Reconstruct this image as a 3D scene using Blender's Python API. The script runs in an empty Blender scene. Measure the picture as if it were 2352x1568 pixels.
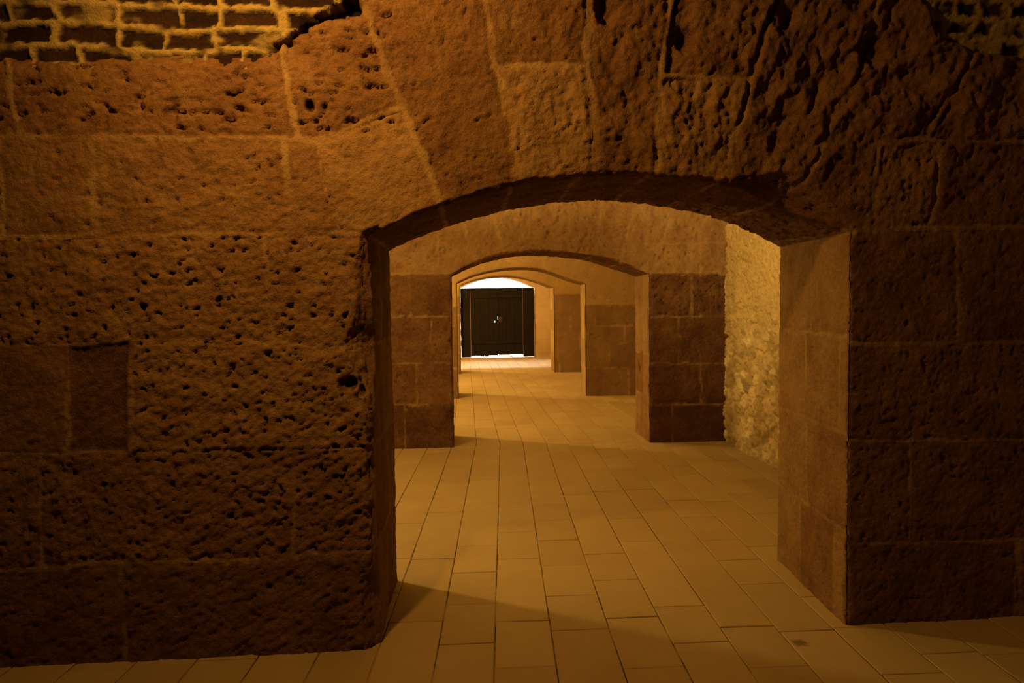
import bpy, math, random
import numpy as np

random.seed(7)
RNG = np.random.RandomState(11)
C = bpy.context.scene.collection

# ------------------------------------------------------------------ camera
W, H, F = 2352, 1568, 1600.0
EYE = np.array([0.0, 0.0, 1.6])
YAW, PITCH, ROLL = math.radians(3.0334), math.radians(2.9392), 0.0135
fwd = np.array([math.sin(YAW) * math.cos(PITCH), math.cos(YAW) * math.cos(PITCH), -math.sin(PITCH)])
r0 = np.array([math.cos(YAW), -math.sin(YAW), 0.0])
u0 = np.cross(r0, fwd)
rgt = math.cos(ROLL) * r0 - math.sin(ROLL) * u0
up = math.sin(ROLL) * r0 + math.cos(ROLL) * u0


def ray(px, py):
    return fwd + (px - W / 2) / F * rgt - (py - H / 2) / F * up


def on_floor(px, py):
    d = ray(px, py)
    p = EYE - d * (EYE[2] / d[2])
    return p[0], p[1]


def on_wall(px, py, Y0, k=0.0):
    """(x, z) where the sight line meets the wall plane y = Y0 + k x."""
    d = ray(px, py)
    t = Y0 / (d[1] - k * d[0])
    p = EYE + d * t
    return p[0], p[2]


def on_side(px, py, X0):
    d = ray(px, py)
    p = EYE + d * (X0 / d[0])
    return p[1], p[2]


# ------------------------------------------------------------------ noise
_g = RNG.normal(size=(256, 3))
_g /= np.linalg.norm(_g, axis=1)[:, None]
GR = _g.astype(np.float64)


def gnoise(P, seed=0):
    P = np.asarray(P, float)
    i = np.floor(P).astype(np.int64)
    f = P - i
    w = f * f * f * (f * (f * 6 - 15) + 10)
    out = 0
    for a in (0, 1):
        wx = w[:, 0] if a else 1 - w[:, 0]
        for b in (0, 1):
            wy = w[:, 1] if b else 1 - w[:, 1]
            for c in (0, 1):
                wz = w[:, 2] if c else 1 - w[:, 2]
                h = (i[:, 0] + a) * 374761393 + (i[:, 1] + b) * 668265263 + (i[:, 2] + c) * 2147483647 + seed * 974634
                h = (h ^ (h >> 13)) * 1274126177
                h = (h ^ (h >> 16)) & 255
                g = GR[h]
                out = out + wx * wy * wz * (g[:, 0] * (f[:, 0] - a) + g[:, 1] * (f[:, 1] - b) + g[:, 2] * (f[:, 2] - c))
    return out * 1.6


def fbm(P, octaves=3, seed=0, gain=0.5):
    a, s, o = 1.0, 0, 0
    q = np.asarray(P, float)
    for k in range(octaves):
        o = o + a * gnoise(q, seed + k * 17)
        s += a
        a *= gain
        q = q * 2.03 + 5.3
    return o / s


def sstep(a, b, x):
    t = np.clip((x - a) / (b - a), 0, 1)
    return t * t * (3 - 2 * t)


# ------------------------------------------------------------------ objects
def props(o, label=None, category=None, kind=None, group=None):
    if label:
        o['label'] = label
    if category:
        o['category'] = category
    if kind:
        o['kind'] = kind
    if group:
        o['group'] = group
    return o


def mesh_obj(name, V, quads, mat, parent=None, smooth=True, attrs=None, tris=None):
    me = bpy.data.meshes.new(name)
    V = np.asarray(V, np.float32)
    faces = np.asarray(quads, np.int32)
    n = len(faces)
    me.vertices.add(len(V))
    me.vertices.foreach_set('co', V.ravel())
    me.loops.add(n * 4)
    me.loops.foreach_set('vertex_index', faces.ravel())
    me.polygons.add(n)
    me.polygons.foreach_set('loop_start', np.arange(0, n * 4, 4, dtype=np.int32))
    me.polygons.foreach_set('use_smooth', np.full(n, smooth))
    me.update(calc_edges=True)
    me.validate()
    for key, val in (attrs or {}).items():
        a = me.attributes.new(key, 'FLOAT', 'POINT')
        a.data.foreach_set('value', np.asarray(val, np.float32))
    me.materials.append(mat)
    o = bpy.data.objects.new(name, me)
    C.objects.link(o)
    if parent is not None:
        o.parent = parent
    return o


def subset(V, Q, sel, attrs):
    q = Q[sel]
    u, inv = np.unique(q.ravel(), return_inverse=True)
    return V[u], inv.reshape(-1, 4), {k: a[u] for k, a in attrs.items()}


def box_geo(lo, hi):
    x0, y0, z0 = lo
    x1, y1, z1 = hi
    V = [(x0, y0, z0), (x1, y0, z0), (x1, y1, z0), (x0, y1, z0), (x0, y0, z1), (x1, y0, z1), (x1, y1, z1), (x0, y1, z1)]
    Q = [(0, 3, 2, 1), (4, 5, 6, 7), (0, 1, 5, 4), (1, 2, 6, 5), (2, 3, 7, 6), (3, 0, 4, 7)]
    return V, Q


class MB:
    def __init__(self):
        self.V, self.Q = [], []

    def box(self, lo, hi):
        V, Q = box_geo(lo, hi)
        b = len(self.V)
        self.V += V
        self.Q += [tuple(i + b for i in q) for q in Q]
        return self

    def disc(self, c, r, y0, y1, n=16):
        b = len(self.V)
        for y in (y0, y1):
            self.V.append((c[0], y, c[1]))
            for i in range(n):
                a = 2 * math.pi * i / n
                self.V.append((c[0] + r * math.cos(a), y, c[1] + r * math.sin(a)))
        for i in range(n):
            j = (i + 1) % n
            self.Q.append((b + 1 + i, b + 1 + j, b + n + 2 + j, b + n + 2 + i))
        for i in range(0, n, 2):
            self.Q.append((b, b + 1 + (i + 2) % n, b + 1 + (i + 1) % n, b + 1 + i))
            self.Q.append((b + n + 1, b + n + 2 + i, b + n + 2 + (i + 1) % n, b + n + 2 + (i + 2) % n))
        return self

    def build(self, name, mat, parent=None, bevel=0.0):
        o = mesh_obj(name, self.V, self.Q, mat, parent, smooth=False)
        if bevel:
            m = o.modifiers.new('edge', 'BEVEL')
            m.width = bevel
            m.segments = 2
        return o


# ------------------------------------------------------------------ materials
def new_mat(name):
    m = bpy.data.materials.new(name)
    m.use_nodes = True
    nt = m.node_tree
    nt.nodes.clear()
    out = nt.nodes.new('ShaderNodeOutputMaterial')
    b = nt.nodes.new('ShaderNodeBsdfPrincipled')
    nt.links.new(b.outputs[0], out.inputs[0])
    return m, nt, b


def ramp(nt, fac, stops):
    r = nt.nodes.new('ShaderNodeValToRGB')
    el = r.color_ramp.elements
    while len(el) < len(stops):
        el.new(0.5)
    for e, (p, c) in zip(el, stops):
        e.position = p
        e.color = (*c, 1)
    nt.links.new(fac, r.inputs[0])
    return r.outputs[0]


def math_node(nt, op, a, b=None, clamp=False):
    n = nt.nodes.new('ShaderNodeMath')
    n.operation = op
    n.use_clamp = clamp
    for i, v in enumerate((a, b)):
        if v is None:
            continue
        if isinstance(v, (int, float)):
            n.inputs[i].default_value = v
        else:
            nt.links.new(v, n.inputs[i])
    return n.outputs[0]


def mixc(nt, fac, a, b, mode='MIX'):
    n = nt.nodes.new('ShaderNodeMix')
    n.data_type = 'RGBA'
    n.blend_type = mode
    for s, v in ((0, fac), (6, a), (7, b)):
        if isinstance(v, (int, float)):
            n.inputs[s].default_value = v
        elif isinstance(v, tuple):
            n.inputs[s].default_value = (*v, 1)
        else:
            nt.links.new(v, n.inputs[s])
    return n.outputs[2]


def tex_noise(nt, co, scale, detail=4, rough=0.6, dist=0.0):
    n = nt.nodes.new('ShaderNodeTexNoise')
    n.inputs['Scale'].default_value = scale
    n.inputs['Detail'].default_value = detail
    n.inputs['Roughness'].default_value = rough
    n.inputs['Distortion'].default_value = dist
    nt.links.new(co, n.inputs['Vector'])
    return n.outputs[0]


def attr(nt, name):
    n = nt.nodes.new('ShaderNodeAttribute')
    n.attribute_name = name
    return n.outputs['Fac']


def coord(nt):
    return nt.nodes.new('ShaderNodeTexCoord').outputs['Object']


def stone_material(name, stops, mortar, fine=1.0, bump=0.5, mottle=0.5, mlo=0.05, mhi=0.6):
    m, nt, b = new_mat(name)
    co = coord(nt)
    n1 = tex_noise(nt, co, 5.0, 6, 0.65)
    n2 = tex_noise(nt, co, 38.0, 5, 0.7)
    t = attr(nt, 'tone')
    v = math_node(nt, 'ADD', t, math_node(nt, 'MULTIPLY', math_node(nt, 'SUBTRACT', n1, 0.5), mottle))
    v = math_node(nt, 'ADD', v, math_node(nt, 'MULTIPLY', math_node(nt, 'SUBTRACT', n2, 0.5), mottle * 0.7), True)
    n5 = tex_noise(nt, co, 170.0, 3, 0.8)
    v = math_node(nt, 'ADD', v, math_node(nt, 'MULTIPLY', math_node(nt, 'SUBTRACT', n5, 0.5), mottle * 1.1), True)
    col = ramp(nt, v, stops)
    mv = math_node(nt, 'ADD', 0.0, math_node(nt, 'MULTIPLY', n2, 1.0))
    mcol = ramp(nt, mv, [(0.3, tuple(0.8 * c for c in mortar)), (0.7, tuple(1.1 * c for c in mortar))])
    n4 = tex_noise(nt, co, 3.0, 4, 0.7)
    mk = math_node(nt, 'MULTIPLY', attr(nt, 'mortar'), ramp(nt, n4, [(0.40, (mlo,) * 3), (0.62, (mhi,) * 3)]))
    col = mixc(nt, mk, col, mcol)
    nt.links.new(col, b.inputs['Base Color'])
    b.inputs['Roughness'].default_value = 0.93
    b.inputs['Specular IOR Level'].default_value = 0.15
    n3 = tex_noise(nt, co, 120.0 * fine, 4, 0.75)
    hgt = math_node(nt, 'ADD', math_node(nt, 'MULTIPLY', n2, 1.0), math_node(nt, 'MULTIPLY', n3, 0.45))
    bp = nt.nodes.new('ShaderNodeBump')
    bp.inputs['Strength'].default_value = bump
    bp.inputs['Distance'].default_value = 0.016
    nt.links.new(hgt, bp.inputs['Height'])
    nt.links.new(bp.outputs[0], b.inputs['Normal'])
    return m


SANDSTONE = stone_material('weathered_sandstone',
                           [(0.0, (0.075, 0.032, 0.020)), (0.35, (0.18, 0.095, 0.048)), (0.65, (0.28, 0.17, 0.088)), (1.0, (0.38, 0.25, 0.135))],
                           (0.37, 0.25, 0.13), bump=0.8, mottle=0.65, mhi=0.75)
SMOOTHSTONE = stone_material('dressed_sandstone',
                             [(0.0, (0.10, 0.055, 0.032)), (0.35, (0.22, 0.14, 0.075)), (0.65, (0.37, 0.265, 0.145)), (1.0, (0.50, 0.38, 0.22))],
                             (0.44, 0.30, 0.17), bump=0.25, mottle=0.3)
RUBBLE = stone_material('rubble_limestone',
                        [(0.0, (0.20, 0.14, 0.085)), (0.4, (0.36, 0.28, 0.17)), (0.7, (0.50, 0.40, 0.26)), (1.0, (0.66, 0.56, 0.40))],
                        (0.42, 0.31, 0.16), bump=0.6, mlo=0.8, mhi=1.0)
BRICK = stone_material('sooty_vault_brick',
                       [(0.0, (0.010, 0.005, 0.004)), (0.5, (0.024, 0.011, 0.008)), (1.0, (0.05, 0.024, 0.015))],
                       (0.40, 0.30, 0.14), bump=0.9, mottle=0.7, mlo=0.9, mhi=1.0)
PLASTER = stone_material('vault_plaster',
                         [(0.0, (0.3, 0.24, 0.14)), (1.0, (0.5, 0.41, 0.25))], (0.48, 0.39, 0.23), bump=0.4, mlo=0.8, mhi=1.0)


def floor_material():
    m, nt, b = new_mat('pale_floor_slabs')
    co = coord(nt)
    n1 = tex_noise(nt, co, 2.2, 5, 0.6)
    n2 = tex_noise(nt, co, 45.0, 5, 0.7)
    v = math_node(nt, 'ADD', attr(nt, 'tone'), math_node(nt, 'MULTIPLY', math_node(nt, 'SUBTRACT', n1, 0.5), 0.55))
    v = math_node(nt, 'ADD', v, math_node(nt, 'MULTIPLY', math_node(nt, 'SUBTRACT', n2, 0.5), 0.25), True)
    col = ramp(nt, v, [(0.0, (0.23, 0.16, 0.085)), (0.5, (0.335, 0.248, 0.138)), (1.0, (0.43, 0.335, 0.20))])
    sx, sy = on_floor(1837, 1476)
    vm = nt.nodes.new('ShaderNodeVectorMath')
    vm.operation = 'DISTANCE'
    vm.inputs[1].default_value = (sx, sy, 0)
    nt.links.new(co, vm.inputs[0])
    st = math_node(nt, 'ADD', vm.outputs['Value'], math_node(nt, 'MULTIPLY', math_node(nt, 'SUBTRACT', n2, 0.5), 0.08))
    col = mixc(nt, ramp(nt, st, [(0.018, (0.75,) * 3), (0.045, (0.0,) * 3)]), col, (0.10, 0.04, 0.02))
    nt.links.new(col, b.inputs['Base Color'])
    b.inputs['Roughness'].default_value = 0.75
    b.inputs['Specular IOR Level'].default_value = 0.25
    bp = nt.nodes.new('ShaderNodeBump')
    bp.inputs['Strength'].default_value = 0.2
    bp.inputs['Distance'].default_value = 0.004
    nt.links.new(n2, bp.inputs['Height'])
    nt.links.new(bp.outputs[0], b.inputs['Normal'])
    return m


def joint_material():
    """earth and old mortar in the joints: dark in places, filled pale in others"""
    m, nt, b = new_mat('floor_joint_fill')
    co = coord(nt)
    n1 = tex_noise(nt, co, 1.3, 3, 0.5)
    n2 = tex_noise(nt, co, 9.0, 3, 0.6)
    v = math_node(nt, 'ADD', math_node(nt, 'MULTIPLY', n1, 0.6), math_node(nt, 'MULTIPLY', n2, 0.4))
    col = ramp(nt, v, [(0.44, (0.035, 0.018, 0.010)), (0.56, (0.26, 0.17, 0.10))])
    nt.links.new(col, b.inputs['Base Color'])
    b.inputs['Roughness'].default_value = 0.95
    return m


FLOOR = floor_material()
JOINT = joint_material()


def simple(name, col, rough=0.6, metal=0.0, nscale=30.0, vary=0.4, stretch=(1, 1, 1), bump=0.0):
    m, nt, b = new_mat(name)
    mp = nt.nodes.new('ShaderNodeMapping')
    mp.inputs['Scale'].default_value = stretch
    nt.links.new(coord(nt), mp.inputs['Vector'])
    n = tex_noise(nt, mp.outputs[0], nscale, 5, 0.6)
    c = ramp(nt, n, [(0.25, tuple(x * (1 - vary) for x in col)), (0.75, tuple(x * (1 + vary) for x in col))])
    nt.links.new(c, b.inputs['Base Color'])
    b.inputs['Roughness'].default_value = rough
    b.inputs['Metallic'].default_value = metal
    b.inputs['Specular IOR Level'].default_value = 0.12
    if bump:
        bp = nt.nodes.new('ShaderNodeBump')
        bp.inputs['Strength'].default_value = bump
        bp.inputs['Distance'].default_value = 0.01
        nt.links.new(n, bp.inputs['Height'])
        nt.links.new(bp.outputs[0], b.inputs['Normal'])
    return m


DOORWOOD = simple('dark_door_boards', (0.011, 0.009, 0.009), 0.95, 0, 8.0, 0.5, (12, 1, 1), 0.3)
IRON = simple('rusty_iron', (0.06, 0.035, 0.022), 0.7, 0.5, 40.0, 0.4)
SKYBLOCK = simple('sky_blocker', (0.035, 0.036, 0.03), 0.9, 0, 3.0, 0.3)  # dark colour of the blocker added outside the gate
OUTGROUND = simple('sunlit_paving', (0.09, 0.087, 0.082), 0.9, 0, 5.0, 0.1)

# ------------------------------------------------------------------ stone layouts on a wall face


class Layout:
    """joint lines on a plane (u, v): distance to the nearest joint, and which stone a point belongs to"""

    def __init__(self, u0, u1, v0, v1, cell=0.02):
        self.b = (u0, u1, v0, v1)
        self.cell = cell
        self.seg = []
        self.over = []
        self.hole = None

    def line(self, pts, w=0.014):
        for a, b in zip(pts[:-1], pts[1:]):
            self.seg.append((a[0], a[1], b[0], b[1], w))

    def dist(self, u, v):
        d = np.full(len(u), 9.0)
        for (ax, ay, bx, by, w) in self.seg:
            dx, dy = bx - ax, by - ay
            L2 = dx * dx + dy * dy + 1e-12
            t = np.clip(((u - ax) * dx + (v - ay) * dy) / L2, 0, 1)
            q = np.hypot(u - ax - t * dx, v - ay - t * dy) / (w * 0.8)
            np.minimum(d, q, out=d)
        return d            # in units of the joint's half width

    def label(self):
        u0, u1, v0, v1 = self.b
        c = self.cell
        nu, nv = int((u1 - u0) / c) + 1, int((v1 - v0) / c) + 1
        U, V = np.meshgrid(u0 + np.arange(nu) * c, v0 + np.arange(nv) * c, indexing='ij')
        wall = np.zeros(nu * nv, bool)
        uu, vv = U.ravel(), V.ravel()
        for (ax, ay, bx, by, w) in self.seg:
            dx, dy = bx - ax, by - ay
            L2 = dx * dx + dy * dy + 1e-12
            t = np.clip(((uu - ax) * dx + (vv - ay) * dy) / L2, 0, 1)
            wall |= np.hypot(uu - ax - t * dx, vv - ay - t * dy) < c * 0.75
        if self.hole is not None:
            xl, xr, af = self.hole
            wall |= (uu > xl - c) & (uu < xr + c) & (vv < af(uu) + 1.0 * c)
        wall = wall.reshape(nu, nv)
        lab = np.zeros((nu, nv), np.int32)
        k = 0
        for i in range(nu):
            for j in range(nv):
                if wall[i, j] or lab[i, j]:
                    continue
                k += 1
                st = [(i, j)]
                lab[i, j] = k
                while st:
                    a, b = st.pop()
                    for p, q in ((a + 1, b), (a - 1, b), (a, b + 1), (a, b - 1)):
                        if 0 <= p < nu and 0 <= q < nv and not wall[p, q] and not lab[p, q]:
                            lab[p, q] = k
                            st.append((p, q))
        for _ in range(6):                                   # stones spread over their joints
            for sh in ((1, 0), (-1, 0), (0, 1), (0, -1)):
                r = np.roll(lab, sh, (0, 1))
                lab = np.where(lab == 0, r, lab)
        self.lab = lab
        rs = np.random.RandomState(len(self.seg) + 3)
        self.tone = rs.uniform(0.34, 0.62, k + 1)
        self.rough = rs.uniform(0.6, 1.2, k + 1)
        self.depth = rs.uniform(-0.008, 0.006, k + 1)
        for (p, tone, rough, depth) in self.over:
            i = self.cells(np.array([p[0]]), np.array([p[1]]))[0]
            if tone is not None:
                self.tone[i] = tone
            if rough is not None:
                self.rough[i] = rough
            if depth is not None:
                self.depth[i] = depth

    def cells(self, u, v):
        i = np.clip(((u - self.b[0]) / self.cell).round().astype(int), 0, self.lab.shape[0] - 1)
        j = np.clip(((v - self.b[2]) / self.cell).round().astype(int), 0, self.lab.shape[1] - 1)
        return self.lab[i, j]


def coursed(lay, zs, u0, u1, w, rs, lo=0.45, hi=1.0):
    for z in zs[1:-1]:
        lay.line([(u0, z), (u1, z)], w)
    for a, b in zip(zs[:-1], zs[1:]):
        u = u0 + rs.uniform(0.1, hi)
        while u < u1:
            lay.line([(u, a), (u + rs.uniform(-.01, .01), b)], w)
            u += rs.uniform(lo, hi)


# ------------------------------------------------------------------ walls pierced by an arch
VAULT_R, VAULT_Z = 1.93, 2.60


def vault_lean(z):
    t = np.clip(z - VAULT_Z, 0, VAULT_R * 0.95)
    return VAULT_R - np.sqrt(VAULT_R ** 2 - t ** 2)


def steps(a, b, h):
    n = max(1, int(round(abs(b - a) / h)))
    return np.linspace(a, b, n + 1)


def arch_wall(name, Y0, k, depth, arch_px, xl_b, xr_b, x_min, x_max, fine, coarse, ztop, front, side_zs, mat,
              amp, chip, lean=False, cut=None, spots=(), seed=1, extra=None, arch_region=None, depth_k=0.0):
    """front: Layout of the front face; the reveals get courses side_zs; returns the wall object and its parts"""
    arch = np.array([on_wall(p[0], p[1], Y0, k) for p in arch_px])
    arch = arch[np.argsort(arch[:, 0])]
    # smooth the traced curve
    ax = np.linspace(arch[0, 0], arch[-1, 0], 161)
    az = np.interp(ax, arch[:, 0], arch[:, 1])
    for _ in range(40):
        az[1:-1] = 0.25 * az[:-2] + 0.5 * az[1:-1] + 0.25 * az[2:]
    xl, xr, zl, zr = ax[0], ax[-1], az[0], az[-1]
    af = lambda x: np.interp(x, ax, az)
    x_f0, x_f1 = fine[0], fine[1]
    h = fine[2]
    left = np.concatenate([steps(x_min, x_f0, coarse)[:-1], steps(x_f0, xl, h)]) if x_min < x_f0 else steps(x_f0, xl, h)
    mid = steps(xl, xr, h)
    right = steps(xr, x_max, h)
    zL, zR = steps(0, zl, h), steps(0, zr, h)
    xs = np.concatenate([left[:-1], mid, right[1:]])
    iL, iR = len(left) - 1, len(left) - 1 + len(mid) - 1
    zb = np.where(xs < xl, zl, np.where(xs > xr, zr, af(np.clip(xs, xl, xr))))
    zt = ztop(xs)
    nu = int(round((np.max(zt) - min(zl, zr)) / h))
    nd = max(4, int(round(depth / (h * 1.6))))
    P, N, kind, Q = [], [], [], []
    cat = []

    def add_grid(p, n, kd):
        a, b = p.shape[:2]
        base = sum(len(x) for x in P)
        P.append(p.reshape(-1, 3))
        N.append(np.broadcast_to(n, p.shape).reshape(-1, 3))
        kind.append(np.full(a * b, kd))
        i = np.arange(a * b).reshape(a, b) + base
        q = np.stack([i[:-1, :-1], i[1:, :-1], i[1:, 1:], i[:-1, 1:]], -1).reshape(-1, 4)
        Q.append(q)

    nf = np.array([k, -1, 0.0]) / math.hypot(k, 1)
    yf = lambda x: Y0 + k * x
    dep = lambda x: depth + depth_k * x
    # front, lower left and right (kind 0)
    for cols, zz in ((left, zL), (right, zR)):
        X, Z = np.meshgrid(cols, zz, indexing='ij')
        add_grid(np.stack([X, yf(X), Z], -1), nf, 0)
    t = np.linspace(0, 1, nu + 1)
    X = np.repeat(xs[:, None], nu + 1, 1)
    Z = zb[:, None] + (zt - zb)[:, None] * t[None, :]
    add_grid(np.stack([X, yf(X), Z], -1), nf, 0)
    # reveals: 1 left, 2 right, 3 soffit
    d = np.linspace(0, 1, nd + 1)
    D, Z = np.meshgrid(d, zL, indexing='ij')
    add_grid(np.stack([xl + (xl_b - xl) * D, yf(xl) + dep(xl) * D, Z], -1), np.array([1.0, 0, 0]), 1)
    D, Z = np.meshgrid(d, zR, indexing='ij')
    add_grid(np.stack([xr + (xr_b - xr) * D, yf(xr) + dep(xr) * D, Z], -1), np.array([-1.0, 0, 0]), 2)
    D, X = np.meshgrid(d, mid, indexing='ij')
    f = (X - xl) / (xr - xl)
    XB = xl_b + (xr_b - xl_b) * f
    PX = X + (XB - X) * D
    sl = np.gradient(af(mid), mid)
    ns = np.stack([sl, 0 * sl, -np.ones_like(sl)], -1)
    ns /= np.linalg.norm(ns, axis=1)[:, None]
    ZZ = np.repeat(af(mid)[None, :], nd + 1, 0)
    add_grid(np.stack([PX, yf(X) + dep(X) * D, ZZ], -1), np.repeat(ns[None], nd + 1, 0), 3)
    # back face (kind 4) in strips that share the reveals' back edges
    for x0, x1, zz in ((x_min, None, zL), (None, x_max, zR)):
        xe = xl if x1 is None else xr
        xb = xl_b if x1 is None else xr_b
        xo = x0 if x1 is None else x1
        p = np.zeros((2, len(zz), 3))
        p[0] = np.stack([np.full(len(zz), xb), np.full(len(zz), yf(xe) + dep(xe)), zz], -1)
        p[1] = np.stack([np.full(len(zz), xo), np.full(len(zz), yf(xo) + dep(xo)), zz], -1)
        add_grid(p, np.array([0, 1.0, 0]), 4)
    xs2 = np.concatenate([[x_min], xl_b + (xr_b - xl_b) * (mid - xl) / (xr - xl), [x_max]])
    xo2 = np.concatenate([[x_min], mid, [x_max]])
    z2 = np.concatenate([[zl], af(mid), [zr]])
    p = np.zeros((len(xs2), 2, 3))
    p[:, 0] = np.stack([xs2, yf(xo2) + dep(xo2), z2], -1)
    p[:, 1] = np.stack([xs2, yf(xo2) + dep(xo2), np.full(len(xs2), 3.3)], -1)
    add_grid(p, np.array([0, 1.0, 0]), 4)

    P, N, kind = np.concatenate(P), np.concatenate(N).astype(float), np.concatenate(kind)
    Q = np.concatenate(Q)
    key = np.round(P * 20000).astype(np.int64)
    hsh = key[:, 0] * 1000003 + key[:, 1] * 7000003 * 31 + key[:, 2] * 90001 * 10007
    _, first, inv = np.unique(hsh, return_index=True, return_inverse=True)
    NN = np.zeros((len(first), 3))
    np.add.at(NN, inv, N)
    NN /= np.maximum(np.linalg.norm(NN, axis=1), 1e-9)[:, None]
    qk = kind[Q[:, 0]]
    P, K, Q = P[first], kind[first], inv[Q]
    N = NN

    # outline of the opening on the front face: position, normal into the opening
    ox = np.concatenate([np.full(len(zL), xl), mid[1:-1], np.full(len(zR), xr)])
    oz = np.concatenate([zL, af(mid)[1:-1], zR[::-1]])
    on = np.concatenate([np.tile([1.0, 0, 0], (len(zL), 1)), ns[1:-1], np.tile([-1.0, 0, 0], (len(zR), 1))])
    run = np.concatenate([[0], np.cumsum(np.hypot(np.diff(ox), np.diff(oz)))])
    cz = np.zeros((len(ox), 3))
    cz[:, 0] = run
    cc = chip[0] + chip[1] * np.clip(fbm(cz * 2.2, 3, seed + 50) + 0.15, 0, 2) + chip[1] * 0.5 * np.clip(fbm(cz * 9, 3, seed + 60), 0, 2)
    if extra is not None:
        cc = cc + extra(ox, oz)
    # nearest outline point for vertices near the opening
    e = np.full(len(P), 9.0)
    idx = np.zeros(len(P), int)
    isf = K == 0
    near = np.where(isf & (P[:, 0] > xl - .3) & (P[:, 0] < xr + .3) & (P[:, 2] < az.max() + .3))[0]
    for c in range(0, len(near), 4000):
        s = near[c:c + 4000]
        dd = np.hypot(P[s, 0][:, None] - ox[None], P[s, 2][:, None] - oz[None])
        j = np.argmin(dd, 1)
        idx[s], e[s] = j, dd[np.arange(len(s)), j]
    for kd in (1, 2, 3):
        s = np.where(K == kd)[0]
        if kd == 3:
            fr = (P[s, 1] - yf(P[s, 0])) / depth
            j = len(zL) - 1 + np.round((P[s, 0] - (xl + (xl_b - xl) * fr)) / ((xr - xl) / (len(mid) - 1))).astype(int)
        else:
            zz = zL if kd == 1 else zR
            j = np.round(P[s, 2] / (zz[1] - zz[0])).astype(int)
            j = j if kd == 1 else len(ox) - 1 - j
        idx[s] = np.clip(j, 0, len(ox) - 1)
        e[s] = P[s, 1] - yf(P[s, 0])
    m = np.maximum(0, cc[idx] - e) * 0.5
    m[K == 4] = 0

    # stone pattern
    u = np.where(K == 0, P[:, 0], P[:, 1])
    v = P[:, 2].copy()
    q = np.full(len(P), 9.0)
    tone = np.full(len(P), 0.45)
    rough = np.ones(len(P))
    dpt = np.zeros(len(P))
    s = np.where((K == 0))[0]
    front.hole = (xl, xr, af)
    front.label()
    wob = np.stack([fbm(P[s] * 7, 2, 91), fbm(P[s] * 7, 2, 92)], -1) * 0.012
    us, vs = P[s, 0] + wob[:, 0], P[s, 2] + wob[:, 1]
    q[s] = front.dist(us, vs)
    lab = front.cells(us, vs)
    tone[s], rough[s], dpt[s] = front.tone[lab], front.rough[lab], front.depth[lab]
    rs = np.random.RandomState(seed)
    for kd in (1, 2):
        s = np.where(K == kd)[0]
        lay = Layout(Y0 - .2, Y0 + depth + .3, 0, 2.4)
        coursed(lay, side_zs, Y0 - .2, Y0 + depth + .3, 0.012, rs, 0.35, 0.6)
        lay.label()
        wv = P[s, 2] + fbm(P[s] * 7, 2, 93) * 0.012
        q[s] = lay.dist(P[s, 1], wv)
        lab = lay.cells(P[s, 1], wv)
        tone[s], rough[s] = lay.tone[lab], lay.rough[lab] * 0.6
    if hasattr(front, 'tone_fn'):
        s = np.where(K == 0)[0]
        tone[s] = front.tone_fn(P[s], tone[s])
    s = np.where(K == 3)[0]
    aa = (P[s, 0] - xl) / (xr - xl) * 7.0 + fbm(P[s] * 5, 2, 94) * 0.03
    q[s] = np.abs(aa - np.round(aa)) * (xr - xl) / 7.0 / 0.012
    tone[s] = 0.25  # undersides set darker than the faces to deepen their shade
    mort = 1 - sstep(0.75, 1.25, q + fbm(P * 18, 3, seed + 5) * 0.9)
    # relief
    base = fbm(P * 2.3, 3, seed + 7) * amp[0]
    mid_n = fbm(P * 11, 3, seed + 8)
    fine_n = fbm(P * 42, 3, seed + 9)
    rel = base + rough * (mid_n * amp[1] + fine_n * amp[2])
    pitn = gnoise(P * 30, seed + 12) + 0.5 * gnoise(P * 62, seed + 13)
    pit = sstep(0.42, 0.8, pitn) * rough * rough
    rel = rel - pit * amp[3]
    if arch_region is not None:
        w, scal = arch_region(P, K)
        rel = rel + w * scal
    stone_edge = sstep(1.0, 2.6, q)
    rel = rel + dpt * stone_edge - 0.004 * (1 - stone_edge)
    rel_m = base + fine_n * amp[2] * 0.5 + mid_n * amp[1] * 0.3 - 0.001
    dsp = rel * (1 - mort) + rel_m * mort
    dsp = np.where(K == 4, 0, dsp)
    tone = tone - pit * 0.12 + fbm(P * 3.1, 3, seed + 15) * 0.10
    out = P + N * dsp[:, None]
    n_open = on[idx]
    out -= m[:, None] * (np.where(m > 0, 1, 0))[:, None] * (nf[None] + n_open)
    tone = np.where(m > 0.004, np.minimum(tone, 0.42), tone)
    for (c, rad, dep_, dark) in spots:
        r_ = np.linalg.norm((P - np.array(c)) * np.array([1, 1, 0.8]), axis=1) / rad
        w_ = 1 - sstep(0.35, 1.0, r_ + fbm(P * 20, 2, seed + 90) * 0.25)
        out -= N * (w_ * dep_)[:, None]
        tone = np.where(w_ > 0.3, np.minimum(tone, dark), tone) if dep_ > 0 else tone
    if lean:
        out[:, 1] -= np.where(K == 0, vault_lean(P[:, 2]), 0)
    out[:, 2] = np.where(P[:, 2] < 1e-6, -0.03, out[:, 2])
    keep = np.ones(len(Q), bool)
    if cut is not None:
        cx_, cz2 = P[:, 0], P[:, 2]
        dmin = np.full(len(P), 9.0)
        for (ax_, az_), (bx_, bz_) in zip(cut[:-1], cut[1:]):
            dx, dz = bx_ - ax_, bz_ - az_
            t_ = np.clip(((cx_ - ax_) * dx + (cz2 - az_) * dz) / (dx * dx + dz * dz + 1e-9), 0, 1)
            dmin = np.minimum(dmin, np.hypot(cx_ - ax_ - t_ * dx, cz2 - az_ - t_ * dz))
        sd = np.where(cz2 > np.interp(cx_, cut[:, 0], cut[:, 1]), dmin, -dmin) - 0.02 + fbm(P * 12, 3, seed + 70) * 0.03
        rim = sstep(-0.07, 0.0, sd)
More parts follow.
